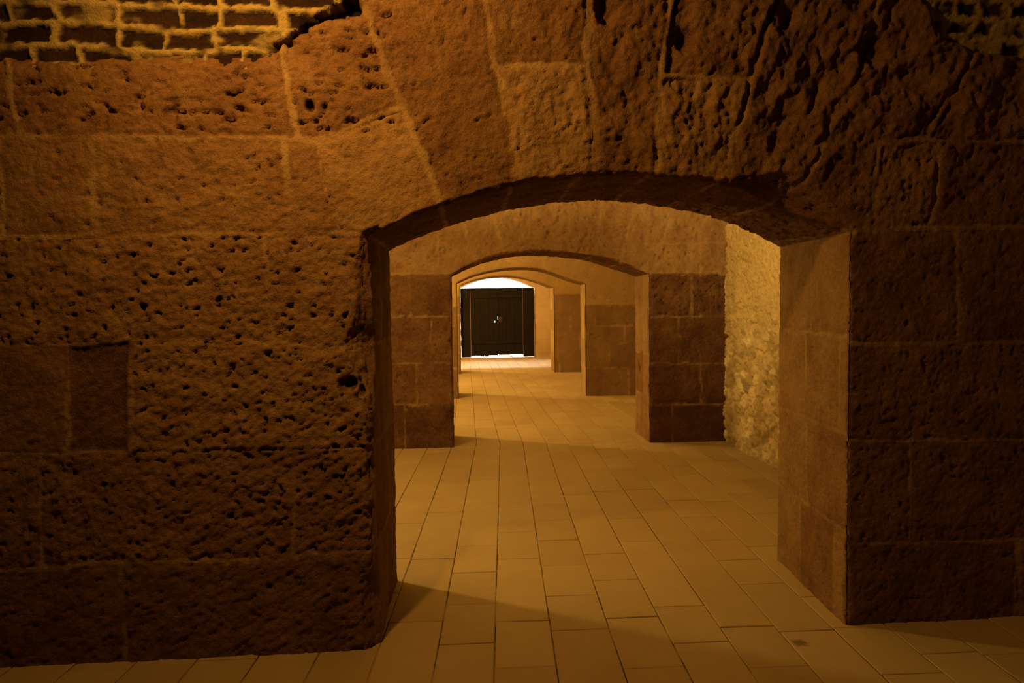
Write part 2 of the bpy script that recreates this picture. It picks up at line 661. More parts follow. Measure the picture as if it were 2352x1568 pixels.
        out[:, 1] += np.where(K == 0, rim * rim * 0.03 + sstep(-0.012, 0.03, sd) * 0.30, 0)
        keep = ~((sd > 0.12) & (K == 0))[Q].all(1)
    attrs = {'tone': tone, 'mortar': mort}

    # split by part
    cx, cz_ = P[Q].mean(1)[:, 0], P[Q].mean(1)[:, 2]
    left_p = ((cx < xl) & (cz_ < zl) & (qk == 0)) | (qk == 1)
    right_p = ((cx > xr) & (cz_ < zr) & (qk == 0)) | (qk == 2)
    ext = front.arch_poly if hasattr(front, 'arch_poly') else None
    if ext is not None:
        zz, xa, xb = ext
        in_arch = (qk == 0) & ~left_p & ~right_p & (cx > np.interp(cz_, zz, xa)) & (cx < np.interp(cz_, zz, xb)) & (cz_ < front.arch_top(cx))
    else:
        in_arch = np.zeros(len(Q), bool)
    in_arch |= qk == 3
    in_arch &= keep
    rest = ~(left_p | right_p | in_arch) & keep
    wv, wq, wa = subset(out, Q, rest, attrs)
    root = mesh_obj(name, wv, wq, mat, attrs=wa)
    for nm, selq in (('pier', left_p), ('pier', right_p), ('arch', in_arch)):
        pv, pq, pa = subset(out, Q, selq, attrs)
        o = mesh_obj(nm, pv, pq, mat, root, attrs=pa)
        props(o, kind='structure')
    return root, (xl, xr, zl, zr, af)


# ================================================================== first wall (nearest)
Y1, K1 = 3.235, 0.022
XMIN, XMAX = -5.0, 3.0


def w1(px, py):
    return on_wall(px, py, Y1, K1)


L1 = Layout(-5.0, 3.0, 0, 3.7)


def jl(pts, w=0.014):
    L1.line([w1(*p) for p in pts], w)


# left pier and the masonry above it
jl([(-1500, 316), (50, 314), (250, 316), (500, 318), (690, 320), (725, 325), (804, 291), (896, 253), (925, 246)], 0.016)
jl([(-1500, 548), (40, 546), (430, 540), (804, 536), (850, 540)], 0.013)
jl([(-1500, 800), (150, 793), (285, 781), (480, 781), (620, 788), (742, 805), (850, 790)], 0.011)
jl([(-1500, 1046), (160, 1044), (430, 1040), (690, 1036), (865, 1030)], 0.010)
jl([(-1500, 1318), (0, 1315), (255, 1293), (480, 1290), (700, 1280), (714, 1276), (870, 1272)], 0.015)
jl([(8, 130), (15, 153), (29, 249), (50, 314)], 0.012)
jl([(645, 90), (647, 111), (658, 191), (685, 318)], 0.016)
jl([(208, 316), (214, 540)], 0.020)
jl([(654, 320), (666, 538)], 0.017)
jl([(727, 326), (746, 440), (777, 513), (790, 536)], 0.0035)
jl([(605, 540), (628, 788)], 0.014)
jl([(0, 320), (5, 540)], 0.011)
jl([(302, 784), (295, 1042)], 0.016)
jl([(152, 795), (156, 1044)], 0.012)
jl([(676, 1040), (672, 1282)], 0.010)
jl([(90, 1046), (95, 1300)], 0.009)
jl([(276, 1294), (289, 1530)], 0.014)
for px_, y0_, y1_ in ((-260, 316, 546), (-520, 316, 548), (-180, 548, 800), (-420, 548, 800), (-640, 548, 800), (-300, 800, 1046), (-560, 800, 1046),
                      (-160, 1046, 1318), (-440, 1046, 1318), (-700, 1046, 1318), (-230, 1318, 1560), (-520, 1318, 1570)):
    jl([(px_, y0_), (px_, y1_)], 0.012)
# radial joints of the arch
jl([(848, -60), (834, 11), (884, 153), (942, 283), (991, 402), (1012, 470)], 0.020)
jl([(1112, -100), (1118, 11), (1137, 145), (1156, 230), (1171, 344), (1185, 425)], 0.017)
jl([(1130, 152), (1148, 151), (1336, 149), (1352, 150)], 0.014)
jl([(1345, -100), (1347, 11), (1351, 153), (1363, 287), (1368, 400)], 0.021)
jl([(1545, -100), (1539, 0), (1527, 115), (1516, 210), (1508, 344), (1506, 404)], 0.016)
jl([(1518, 168), (1600, 176), (1722, 180)], 0.012)
jl([(1800, -100), (1775, 8), (1737, 115), (1714, 230), (1691, 291), (1672, 413), (1668, 425)], 0.016)
jl([(2050, -100), (2005, 19), (1993, 96), (1970, 184), (1905, 275), (1875, 367), (1844, 421), (1800, 478)], 0.016)
jl([(2300, 40), (2227, 134), (2169, 249), (2127, 318), (2040, 330)], 0.018)
jl([(2040, 322), (2028, 325), (2013, 402), (2001, 478), (1985, 530)], 0.014)
jl([(2040, 322), (2127, 320), (2240, 324), (2500, 328)], 0.013)
jl([(2158, 321), (2143, 526)], 0.014)
jl([(1955, 532), (2090, 524), (2352, 521), (2500, 520)], 0.016)
jl([(2199, 524), (2206, 788)], 0.014)
jl([(1945, 790), (2150, 790), (2500, 786)], 0.014)
jl([(2420, 790), (2422, 1010)], 0.012)
jl([(1945, 1012), (2100, 1013), (2500, 1006)], 0.009)
jl([(2092, 1013), (2092, 1250)], 0.009)
jl([(1945, 1250), (2150, 1246), (2500, 1236)], 0.012)
jl([(2334, 1240), (2334, 1430)], 0.012)
# looks of single stones: (a pixel in it, tone, roughness, depth); arch lit and right pier shaded by tone
for p, tn, rg, dp in [((220, 900), 0.13, 0.5, -0.012), ((60, 900), 0.30, 0.6, 0), ((450, 900), 0.46, 1.2, 0.004),
                      ((150, 1400), 0.18, 0.7, 0.0), ((600, 1380), 0.20, 0.8, 0.004), ((40, 1180), 0.30, 0.9, 0),
                      ((400, 1180), 0.34, 1.1, 0), ((770, 1160), 0.34, 1.2, 0.002), ((780, 200), 0.58, 1.7, 0.004),
                      ((350, 250), 0.40, 1.45, 0.008), ((110, 430), 0.40, 0.9, 0), ((430, 430), 0.42, 1.0, 0),
                      ((700, 430), 0.44, 0.7, 0), ((850, 430), 0.58, 0.7, 0.004), ((300, 650), 0.42, 1.3, 0),
                      ((730, 660), 0.43, 1.2, 0.0), ((1000, 150), 0.60, 1.3, 0.0), ((1080, 330), 0.58, 1.0, 0.006),
                      ((1240, 60), 0.46, 1.2, -0.01), ((1260, 280), 0.58, 0.8, 0.006), ((1430, 200), 0.56, 1.3, 0.0),
                      ((1620, 80), 0.60, 1.3, 0), ((1600, 300), 0.52, 1.0, 0), ((1850, 100), 0.64, 1.5, -0.008),
                      ((1800, 300), 0.58, 1.4, 0), ((2080, 150), 0.62, 1.3, 0), ((1950, 420), 0.54, 1.2, 0),
                      ((2250, 220), 0.30, 0.8, 0), ((2250, 430), 0.28, 0.8, 0), ((2080, 430), 0.42, 0.9, 0),
                      ((2080, 650), 0.24, 0.7, 0), ((2300, 650), 0.22, 0.7, 0), ((2100, 900), 0.26, 0.8, 0),
                      ((2020, 1120), 0.25, 0.8, 0), ((2250, 1120), 0.23, 0.8, 0), ((2100, 1330), 0.18, 0.7, 0)]:
    L1.over.append((w1(*p), tn, rg, dp))

# where stone gives way to the brick vault
edge_px = [(-2200, 160), (-90, 140), (0, 138), (60, 136), (120, 143), (200, 137), (330, 130), (420, 124), (480, 128), (560, 134),
           (615, 120), (640, 108), (690, 74), (750, 50), (800, 40), (832, 42)]
edge_l = [w1(*p) for p in edge_px]
edge_m = [(w1(836, 0)[0], 3.06), (-0.44, 3.30), (-0.2, 3.42), (0.4, 3.52), (1.0, 3.48), (1.6, 3.34), (1.95, 3.14)]
edge_r = [w1(*p) for p in [(2105, 10), (2150, 66), (2230, 122), (2300, 132), (2352, 136), (2600, 140)]]
edge = np.array(sorted(edge_l + edge_m + edge_r))


def flat_top(z):
    return lambda x: np.full_like(x, z)


arch1_px = [(846, 545), (880, 525), (925, 504), (1007, 473), (1100, 444), (1179, 425), (1270, 408), (1366, 399), (1440, 397),
            (1512, 402), (1580, 408), (1642, 417), (1730, 434), (1800, 459), (1870, 491), (1920, 512), (1952, 533)]
zz = np.array([1.9, w1(777, 513)[1], w1(731, 326)[1], w1(896, 253)[1], w1(884, 153)[1], w1(834, 11)[1], 3.7])
L1.arch_poly = (zz, np.array([w1(795, 540)[0], w1(777, 513)[0], w1(731, 326)[0], w1(925, 250)[0], w1(884, 153)[0], w1(834, 11)[0], w1(834, 0)[0]]),
                np.array([w1(1958, 540)[0], w1(1990, 513)[0], w1(2060, 322)[0], w1(2169, 249)[0], w1(2227, 134)[0], w1(2300, 40)[0], w1(2330, 0)[0]]))
L1.arch_top = lambda x: np.full_like(x, 9.0)


def arch_scal1(P, K):
    """deep erosion scallops over the arch, strongest on its right half, with the grain running along the voussoirs"""
    x, z = P[:, 0], P[:, 2]
    cx, cz = 0.68, 0.4
    ang = np.arctan2(x - cx, z - cz)
    rad = np.hypot(x - cx, z - cz)
    w = sstep(1.45, 1.75, rad) * sstep(1.98, 2.1, z) * sstep(-0.75, -0.3, ang) * (1 - sstep(0.75, 1.0, ang))
    rightness = sstep(-0.35, 0.25, ang)
    hi = sstep(2.15, 2.55, z)
    q = np.stack([ang * 12, rad * 3.4, 0 * x], -1)
    n = fbm(q, 4, 301, 0.6)
    sc = np.clip(n + 0.05, -0.6, 0.35) * (0.018 + 0.062 * rightness * (0.3 + 0.7 * hi))
    # tooled, eroded bedding on the left pier, slanting up to the right
    a = math.radians(32)
    lp = (x < -0.35) * (z < 1.98)
    q2 = np.stack([(x * math.cos(a) + z * math.sin(a)) * 7, (-x * math.sin(a) + z * math.cos(a)) * 24, 0 * x], -1)
    n2 = fbm(q2, 3, 302, 0.6)
    w_l = lp * (0.4 + 0.6 * sstep(1.6, 1.1, z))
    # the pitted stones above the left pier
    up_l = (x < -0.35) * sstep(2.36, 2.42, z)
    q3 = np.stack([x * 14, z * 26, 0 * x], -1)
    n3 = -sstep(0.08, 0.45, fbm(q3, 3, 303)) * 0.033
    # the upper stones of the left side slope back towards the brick
    top = -sstep(2.62, 2.80, z) * (x < -0.72) * 0.035
    tot = w * sc + w_l * n2 * 0.011 + up_l * n3 + top
    return np.where(K == 0, 1.0, 0.0), tot


def chip1(ox, oz):
    """the broken corner of the left pier"""
    left = ox < -0.4
    b = 0.075 * np.exp(-((oz - 1.42) / 0.16) ** 2) + 0.03 * np.exp(-((oz - 1.75) / 0.15) ** 2) + 0.02
    low = 0.03 * (oz < 0.35)
    r = 0.13 * np.exp(-((ox - 1.5) / 0.22) ** 2) * (oz > 1.9)
    return np.where(left & (oz < 1.95), b + low, r)


def on1(px, py):
    x, z = w1(px, py)
    return (x, Y1 + K1 * x, z)


def onj(px, py, X0):
    y, z = on_side(px, py, X0)
    return (X0, y, z)


wall1, info1 = arch_wall('wall_front', Y1, K1, 0.83, arch1_px, -0.48, 1.855, XMIN, XMAX, (-2.75, 0, 0.0085), 0.06,
                         flat_top(3.58), L1, [0, 0.47, 0.95, 1.43, 1.93, 2.4], SANDSTONE, (0.012, 0.014, 0.010, 0.016), (0.010, 0.025),
                         lean=True, cut=edge, seed=1, spots=[(on1(787, 886), 0.030, 0.03, 0.1), (on1(808, 881), 0.034, 0.045, 0.05), (on1(834, 897), 0.03, 0.035, 0.1), (on1(818, 893), 0.024, -0.018, 0.5), (on1(712, 242), 0.028, 0.05, 0.0), (on1(745, 245), 0.02, 0.03, 0.1), (on1(1575, 90), 0.06, 0.04, 0.2), (on1(1800, 40), 0.09, 0.05, 0.25), (on1(1390, 30), 0.07, 0.05, 0.25), (on1(2000, 110), 0.09, 0.05, 0.25), (on1(390, 265), 0.04, 0.03, 0.2)], extra=chip1, arch_region=arch_scal1, depth_k=0.03)
props(wall1, 'nearest rough sandstone wall pierced by a low segmental arch, under the brick vault', 'wall', 'structure')


# ================================================================== second, third and fourth arched walls
def voussoirs(lay, af, xl, xr, n, w, rs, ztop, zl, zr):
    """radial joints between the opening and a level top line"""
    cx = 0.5 * (xl + xr)
    rise = af(cx) - 0.5 * (zl + zr)
    R = ((xr - xl) ** 2 / 4 + rise ** 2) / (2 * rise)
    cz = af(cx) - R
    for i in range(n + 1):
        x = xl + (xr - xl) * (i + rs.uniform(-.12, .12) * (0 < i < n)) / n
        z = af(min(max(x, xl), xr))
        d = np.array([x - cx, z - cz])
        d /= np.hypot(*d)
        L = (ztop - z) / max(d[1], 0.2)
        lay.line([(x, z), (x + d[0] * L, z + d[1] * L)], w)
    return cx, cz


def quick_arch(px, Y0):
    a = np.array([on_wall(p[0], p[1], Y0) for p in px])
    return (lambda x: np.interp(x, a[:, 0], a[:, 1])), a[0, 0], a[-1, 0], a[0, 1], a[-1, 1]


def arch_part(lay, xl, xr, cx, cz, zl, ztop):
    zz = np.array([zl, ztop])
    k = (xl - cx) / (zl - cz)
    lay.arch_poly = (zz, np.array([xl, xl + k * (ztop - zl)]), np.array([xr, xr - k * (ztop - zl)]))
    lay.arch_top = lambda x: np.full_like(x, ztop)


# second wall
Y2 = 7.87
arch2_px = [(1037, 631), (1050, 622), (1085, 606), (1115, 595), (1145, 586.7), (1174.5, 580.6), (1206, 577.5), (1242, 576.5), (1274, 577), (1315, 580.6),
            (1363.5, 587.5), (1397.5, 597), (1440, 611), (1490, 630)]
f2, xl2, xr2, zl2, zr2 = quick_arch(arch2_px, Y2)
L2 = Layout(-1.6, 2.95, 0, 3.4)
w2 = lambda px, py: on_wall(px, py, Y2)
for y, wd in ((628.6, 0.018), (726, 0.013), (834, 0.010), (928, 0.016)):
    L2.line([(-1.6, w2(900, y)[1]), w2(1040, y)], wd)
    L2.line([w2(1488, y + 1), (2.95, w2(1660, y)[1])], wd)
for pts, wd in (([(942, 628), (944, 726)], .014), ([(958, 836), (958, 928)], .016), ([(930, 926), (930, 1026)], .01), ([(990, 726), (990, 836)], .01),
                ([(1589, 626), (1589, 729)], .018), ([(1560, 729), (1560, 832)], .011), ([(1610, 832), (1610, 925)], .011), ([(1545, 925), (1545, 1018)], .011),
                ([(1006, 520), (1006, 628)], .016), ([(1050, 470), (1064, 515), (1093, 602)], .026), ([(1128, 450), (1137, 507), (1157, 584)], .020),
                ([(1216, 440), (1216, 577)], .020), ([(1312, 440), (1309, 480), (1305, 580)], .022), ([(1385, 440), (1368, 587)], .016),
                ([(1465, 440), (1445, 523), (1425, 606)], .020), ([(1540, 500), (1500, 628)], .018), ([(1500, 560), (1665, 556)], .016),
                ([(1610, 556), (1612, 628)], .016)):
    L2.line([w2(*p) for p in pts], wd)
for p, tn, rg in [((960, 980), 0.30, 0.8), ((1030, 980), 0.26, 0.8), ((900, 980), 0.3, .8), ((1180, 540), 0.58, 1.3), ((1110, 550), 0.5, 0.7), ((1260, 530), 0.48, 1.0),
                  ((1520, 970), 0.10, 0.6), ((1600, 970), 0.10, 0.6), ((1530, 880), 0.16, 0.7), ((1640, 880), 0.14, .7), ((1540, 780), 0.20, 0.7), ((1620, 780), 0.16, 0.7),
                  ((1530, 680), 0.20, 1.2), ((1630, 680), 0.20, 1.2), ((1360, 520), 0.46, 1.2), ((1010, 600), .48, 1), ((950, 600), .42, 1)]:
    L2.over.append((w2(*p), tn, rg, 0.0))
ZJL, ZJR = w2(960, 628.6)[1], w2(1570, 628.6)[1]
L2.tone_fn = lambda P, t: np.where(P[:, 2] < np.where(P[:, 0] > 0.8, ZJR, ZJL), 0.21 - 0.07 * (P[:, 2] < 0.5) + 0.35 * (t - 0.4), 0.66 + 0.6 * (t - 0.48))  # light fall-off put into tone: piers darkened, arch above lightened
arch_part(L2, xl2, xr2, 0.5 * (xl2 + xr2), 0.9, zl2, 3.2)
wall2, info2 = arch_wall('wall_middle', Y2, 0, 0.74, arch2_px, -0.285, 2.0, XMIN, XMAX, (-1.4, 0, 0.018), 0.10, flat_top(3.3), L2,
                         [0, 0.52, 1.02, 1.55, 2.07, 2.5], SANDSTONE, (0.014, 0.020, 0.012, 0.022), (0.012, 0.04), seed=21,
                         spots=[(onj(1467, 845, 1.985), 0.06, 0.10, 0.0), (onj(1466, 688, 1.985), 0.05, 0.08, 0.0)])
props(wall2, 'second sandstone cross wall with a segmental arch, beside the bright rubble wall', 'wall', 'structure')

# third wall
Y3 = 12.07
arch3_px = [(1050, 650), (1066, 642), (1085, 633), (1121, 623.5), (1150, 618), (1184, 614.8), (1218, 614.8), (1242, 618), (1267, 626), (1291, 635), (1318, 645), (1343, 652)]
f3, xl3, xr3, zl3, zr3 = quick_arch(arch3_px, Y3)
L3 = Layout(-1.6, 2.95, 0, 3.4, 0.025)
w3 = lambda px, py: on_wall(px, py, Y3)
rs = np.random.RandomState(5)
for y in (700.6, 749, 788, 846):
    L3.line([w3(1344, y), (2.95, w3(1460, y)[1])], 0.011)
    L3.line([(-1.6, w3(1000, y)[1]), w3(1050, y)], 0.011)
for x, a, b in ((1367.7, 700, 749), (1409.6, 700, 749), (1383, 749, 788), (1434, 749, 788), (1400, 788, 846), (1383, 846, 909), (1445, 846, 909)):
    L3.line([w3(x, a), w3(x, b)], 0.010)
cx3, cz3 = voussoirs(L3, f3, xl3, xr3, 9, 0.009, rs, 2.95, zl3, zr3)
arch_part(L3, xl3, xr3, cx3, cz3, zl3, 2.95)
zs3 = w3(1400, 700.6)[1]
L3.tone_fn = lambda P, t: np.where(P[:, 2] < zs3, 0.22 + 0.3 * (t - 0.48), 0.52 + 0.15 * (t - 0.48))  # lamp cut-off put into the tone: darker below the line
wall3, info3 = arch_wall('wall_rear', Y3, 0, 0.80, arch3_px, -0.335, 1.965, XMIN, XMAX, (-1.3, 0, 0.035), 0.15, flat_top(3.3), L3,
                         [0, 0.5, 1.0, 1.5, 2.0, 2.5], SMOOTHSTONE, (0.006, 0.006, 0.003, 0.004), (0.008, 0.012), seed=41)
props(wall3, 'third cross wall of dressed blocks with a segmental arch', 'wall', 'structure')

# fourth wall
Y4 = 16.5
arch4_px = [(1056, 657), (1085, 644), (1120, 636), (1160, 633), (1200, 637), (1240, 649), (1271, 661)]
f4, xl4, xr4, zl4, zr4 = quick_arch(arch4_px, Y4)
L4 = Layout(-1.6, 2.95, 0, 3.4, 0.03)
coursed(L4, [0, .5, .95, 1.4, 1.85], xr4, 2.95, .009, rs, .3, .6)
coursed(L4, [0, .5, .95, 1.4, 1.85], -1.6, xl4, .009, rs, .3, .6)
L4.line([(xr4, 1.85), (2.95, 1.85)], .009)
cx4, cz4 = voussoirs(L4, f4, xl4, xr4, 9, 0.009, rs, 2.95, zl4, zr4)
arch_part(L4, xl4, xr4, cx4, cz4, zl4, 2.95)
w4 = lambda px, py: on_wall(px, py, Y4)
L4.tone_fn = lambda P, t: np.where(P[:, 2] < 1.85, 0.28 + 0.3 * (t - 0.48), 0.52 + 0.15 * (t - 0.48))  # uplight cut-off painted here too, blocks darker below it
wall4, info4 = arch_wall('wall_far', Y4, 0, 0.80, arch4_px, -0.385, 1.885, XMIN, XMAX, (-1.3, 0, 0.045), 0.2, flat_top(3.3), L4,
                         [0, 0.5, 1.0, 1.5, 2.0, 2.5], SMOOTHSTONE, (0.005, 0.005, 0.003, 0.003), (0.008, 0.010), seed=61)
props(wall4, 'fourth cross wall of dressed blocks, arched, nearest to the dark gate', 'wall', 'structure')

# end wall round the gate
Y5 = 21.55
arch5_px = [(1056.5, 661), (1075, 652), (1100, 643), (1125, 638), (1147, 636.5), (1170, 639), (1190, 645), (1210, 653), (1227, 660.5)]
f5, xl5, xr5, zl5, zr5 = quick_arch(arch5_px, Y5)
L5 = Layout(-1.6, 2.95, 0, 3.4, 0.03)
coursed(L5, [0, .55, 1.05, 1.55, 2.1], xr5, 2.95, .008, rs, .35, .7)
coursed(L5, [0, .55, 1.05, 1.55, 2.1], -1.6, xl5, .008, rs, .35, .7)
L5.tone_fn = lambda P, t: 0.78 + 0.4 * (t - 0.48)
cx5, cz5 = voussoirs(L5, f5, xl5, xr5, 9, 0.009, rs, 3.1, zl5, zr5)
arch_part(L5, xl5, xr5, cx5, cz5, zl5, 3.1)
wall5, info5 = arch_wall('wall_back', Y5, 0, 0.30, arch5_px, xl5, xr5, XMIN, XMAX, (-1.3, 0, 0.05), 0.2, flat_top(3.3), L5,
                         [0, 0.55, 1.05, 1.55, 2.1, 2.6], SMOOTHSTONE, (0.006, 0.006, 0.003, 0.003), (0.006, 0.006), seed=81)
props(wall5, 'pale end wall around the dark gate and the bright arched opening above it', 'wall', 'structure')

# ================================================================== side walls, wall behind the viewpoint
def side_wall(name, X0, y0, y1, h, z1, nx, detail, label):
    Yv, Zv = steps(y0, y1, h), steps(-0.03, z1, h)
    A, B = np.meshgrid(Yv, Zv, indexing='ij')
    P = np.stack([np.full(A.size, X0), A.ravel(), B.ravel()], -1)
    if detail:
        # irregular stones: jittered cells, nearest and second nearest centre
        cell = (0.20, 0.125)
        gi, gj = np.floor(P[:, 1] / cell[0]).astype(int), np.floor(P[:, 2] / cell[1]).astype(int)
        rs_ = np.random.RandomState(3)
        tab = rs_.uniform(0, 1, (4096, 6))
        wob = np.stack([fbm(P * 6, 2, 5), fbm(P * 6, 2, 6)], -1) * 0.05
        yy, z_ = P[:, 1] + wob[:, 0], P[:, 2] + wob[:, 1]
        d1 = np.full(len(P), 9.0)
        d2 = np.full(len(P), 9.0)
        sid = np.zeros(len(P), int)
        for a in (-1, 0, 1):
            for b in (-1, 0, 1):
                ii, jj = gi + a, gj + b
                hh = (ii * 73856093 ^ jj * 19349663) & 4095
                c0 = (ii + 0.5 * (jj % 2) + 0.2 + 0.6 * tab[hh, 0]) * cell[0]
                c1 = (jj + 0.2 + 0.6 * tab[hh, 1]) * cell[1]
                d = np.hypot((yy - c0) / 1.5, z_ - c1) * (0.8 + 0.5 * tab[hh, 5])
                new = d < d1
                d2 = np.where(new, d1, np.minimum(d2, d))
                sid = np.where(new, hh, sid)
                d1 = np.where(new, d, d1)
        gap = d2 - d1
        plaster = sstep(0.7, 1.7, P[:, 2] + fbm(P * 2.1, 3, 8) * 0.9)      # rough render survives higher up
        stone = sstep(0.006, 0.03, gap)
        rel = stone * (0.004 + 0.016 * tab[sid, 2]) * (1 - 0.75 * plaster)
        rel = rel + fbm(P * 3, 3, 9) * 0.03 + -np.abs(fbm(P * np.array([1, 15, 9]), 3, 10)) * 0.05 + fbm(P * 20, 3, 10) * 0.03 + fbm(P * 45, 3, 11) * 0.020
        rel = rel - sstep(0.3, 0.6, gnoise(P * np.array([1, 20, 12]), 12)) * 0.035
        tone = 0.22 + 0.78 * tab[sid, 3] * (1 - 0.6 * plaster) + fbm(P * 9, 2, 13) * 0.25
        mort = np.clip((1 - stone) * 0.9 + plaster * 0.75, 0, 1)
    else:
        rel = fbm(P * 3, 3, 9) * 0.03
        tone = np.full(len(P), 0.5)
        mort = np.full(len(P), 0.5)
    P[:, 0] += nx * rel
    i = np.arange(A.size).reshape(A.shape)
    q = np.stack([i[:-1, :-1], i[1:, :-1], i[1:, 1:], i[:-1, 1:]], -1).reshape(-1, 4)
    o = mesh_obj(name, P, q, RUBBLE, attrs={'tone': tone, 'mortar': mort})
    return props(o, label, 'wall', 'structure')


side_wall('wall_right', 2.87, 4.02, 8.0, 0.013, 3.05, -1, True, 'bright rough rubble wall closing the lit bay on its right')
side_wall('wall_right', 2.94, 3.9, 8.1, 0.2, 4.8, -1, False, 'upper end wall of the lit second bay under its vault')
side_wall('wall_right', 2.87, -0.7, 4.1, 0.022, 4.8, -1, True, 'rough rubble end wall of the nearest bay')
side_wall('wall_right', 2.87, 7.9, 21.7, 0.1, 4.8, -1, False, 'rough rubble end wall of the far bays')
side_wall('wall_left', -4.9, -0.7, 21.7, 0.12, 4.8, 1, False, 'end wall on the far left side of the bays')
w0 = MB().box((-5.0, -0.85, -0.03), (2.95, -0.6, 3.3)).build('wall_behind', SANDSTONE)
props(w0, 'plain stone wall closing the nearest bay', 'wall', 'structure')


# ================================================================== vaults
def vault(name, y0, y1, mat, label, k=0.0, brick=False):
    R = 0.5 * (y1 - y0)
    xs = np.concatenate([steps(XMIN, -2.75, 0.15)[:-1], steps(-2.75, XMAX + .05, 0.010 if brick else 0.1)])
    s_end = math.pi * R
    if brick:
        ss = np.concatenate([steps(0, 1.05, 0.009), steps(1.05, s_end, 0.15)[1:]])
    else:
        ss = steps(0, s_end, 0.15)
    X, S = np.meshgrid(xs, ss, indexing='ij')
    th = S / R
    Z = VAULT_Z + R * np.sin(th)
    Y = y1 + k * X * (1 - S / s_end) - R * (1 - np.cos(th))
    P = np.stack([X.ravel(), Y.ravel(), Z.ravel()], -1)
    N = np.stack([0 * th.ravel(), -np.cos(th.ravel()), -np.sin(th.ravel())], -1)
    x, s = X.ravel(), S.ravel()
    if brick:
        row_h = 0.088
        sw = s + fbm(np.stack([x * 2.0, s * 3, 0 * x], -1), 2, 401) * 0.035 + 0.012
        row = np.floor(sw / row_h).astype(int)
        vr = sw / row_h - row
        xw = x + fbm(np.stack([x * 6, s * 6, 0 * x], -1), 2, 402) * 0.05
        tab = np.random.RandomState(9).uniform(0, 1, (64, 3))
        L = np.where(x > 1.6, 0.135, 0.235)
        ofs = tab[row % 64, 0] * 0.4
        # uneven brick lengths inside a row
        t = (xw + ofs) / L + 0.16 * np.sin((xw + ofs) * 9 + tab[row % 64, 1] * 20)
        col = np.floor(t).astype(int)
        ur = t - col
        du = np.minimum(ur, 1 - ur) * L
        dv = np.minimum(vr, 1 - vr) * row_h
        stain = sstep(0.1, 0.4, fbm(np.stack([x * 7, s * 9, 0 * x + 4], -1), 3, 410))
        rag = fbm(np.stack([x * 26, s * 26, 0 * x], -1), 3, 403) * 0.032
        jw = np.where(x > 1.6, 0.021, 0.0145)
        dmin = np.minimum(du, dv * 1.05) + rag * 0.55
        br = sstep(jw - 0.005, jw + 0.005, dmin)
        hid = (row * 131 + col * 57) % 97 / 97.0
        smear = sstep(0.18, 0.45, fbm(np.stack([x * 5, s * 8, 0 * x], -1), 3, 404) + (hid > 0.8) * 0.25)
        mort = np.clip(1 - br * (1 - smear * 0.7), 0, 1) * (1 - 0.75 * stain)
        tone = 0.30 + 0.5 * hid + fbm(np.stack([x * 9, s * 9, 0 * x], -1), 2, 405) * 0.4
        rel = -0.014 * (1 - mort) + 0.004 * mort + fbm(P * 20, 3, 406) * 0.010 + fbm(P * 55, 2, 407) * 0.004
        # a ragged hollow where the brick stops short of the arch stones
        hx, hz = w1(640, 110)
        hx2, hz2 = w1(840, -10)
        f = np.clip((x - hx) / (hx2 - hx), -0.2, 1)
        lim = hz + (hz2 - hz) * f + 0.02
        zz_ = P[:, 2] + rag * 1.5
        hollow = sstep(hx - .06, hx, x) * (1 - sstep(hx2 + .01, hx2 + .05, x)) * (1 - sstep(lim - 0.005, lim + 0.03, zz_))
        rel = rel - 0.10 * hollow
        mort = mort * (1 - hollow)
        tone = tone * (1 - hollow) + 0.1 * hollow
        under = np.interp(x, edge[:, 0], edge[:, 1]) - P[:, 2]
        rel = rel - 0.16 * sstep(0.05, 0.11, under)
        rel = rel * (s < 1.0)
        mort = np.where(s < 1.04, mort, 0.35)
    else:
        rel = fbm(P * 2, 2, 408) * 0.02
        tone = np.full(len(x), 0.5)
        mort = np.full(len(x), 0.4)
    P = P + N * rel[:, None]
    i = np.arange(len(x)).reshape(X.shape)
    q = np.stack([i[:-1, :-1], i[:-1, 1:], i[1:, 1:], i[1:, :-1]], -1).reshape(-1, 4)
    o = mesh_obj(name, P, q, mat, attrs={'tone': tone, 'mortar': mort})
    return props(o, label, 'ceiling', 'structure')


vault('ceiling', -0.62, Y1 + 0.035, BRICK, 'barrel vault of dark sooty brick with pale mortar over the nearest bay', K1, True)
vault('ceiling', 3.7, Y2 + 0.03, PLASTER, 'plastered barrel vault over the lit second bay')
vault('ceiling', Y2 + .70, Y3 + 0.03, PLASTER, 'plastered barrel vault over the third bay')
vault('ceiling', Y3 + .76, Y4 + 0.03, PLASTER, 'plastered barrel vault over the fourth bay')
vault('ceiling', Y4 + .76, Y5 + 0.03, PLASTER, 'plastered barrel vault over the bay at the gate')


# ================================================================== floor
def clip_poly(poly, a, b, c):
    """keep a x + b y + c >= 0"""
    out = []
    for i in range(len(poly)):
        p, q = poly[i], poly[(i + 1) % len(poly)]
        dp, dq = a * p[0] + b * p[1] + c, a * q[0] + b * q[1] + c
        if dp >= 0:
            out.append(p)
        if dp * dq < 0:
            t = dp / (dp - dq)
            out.append((p[0] + t * (q[0] - p[0]), p[1] + t * (q[1] - p[1])))
    return out


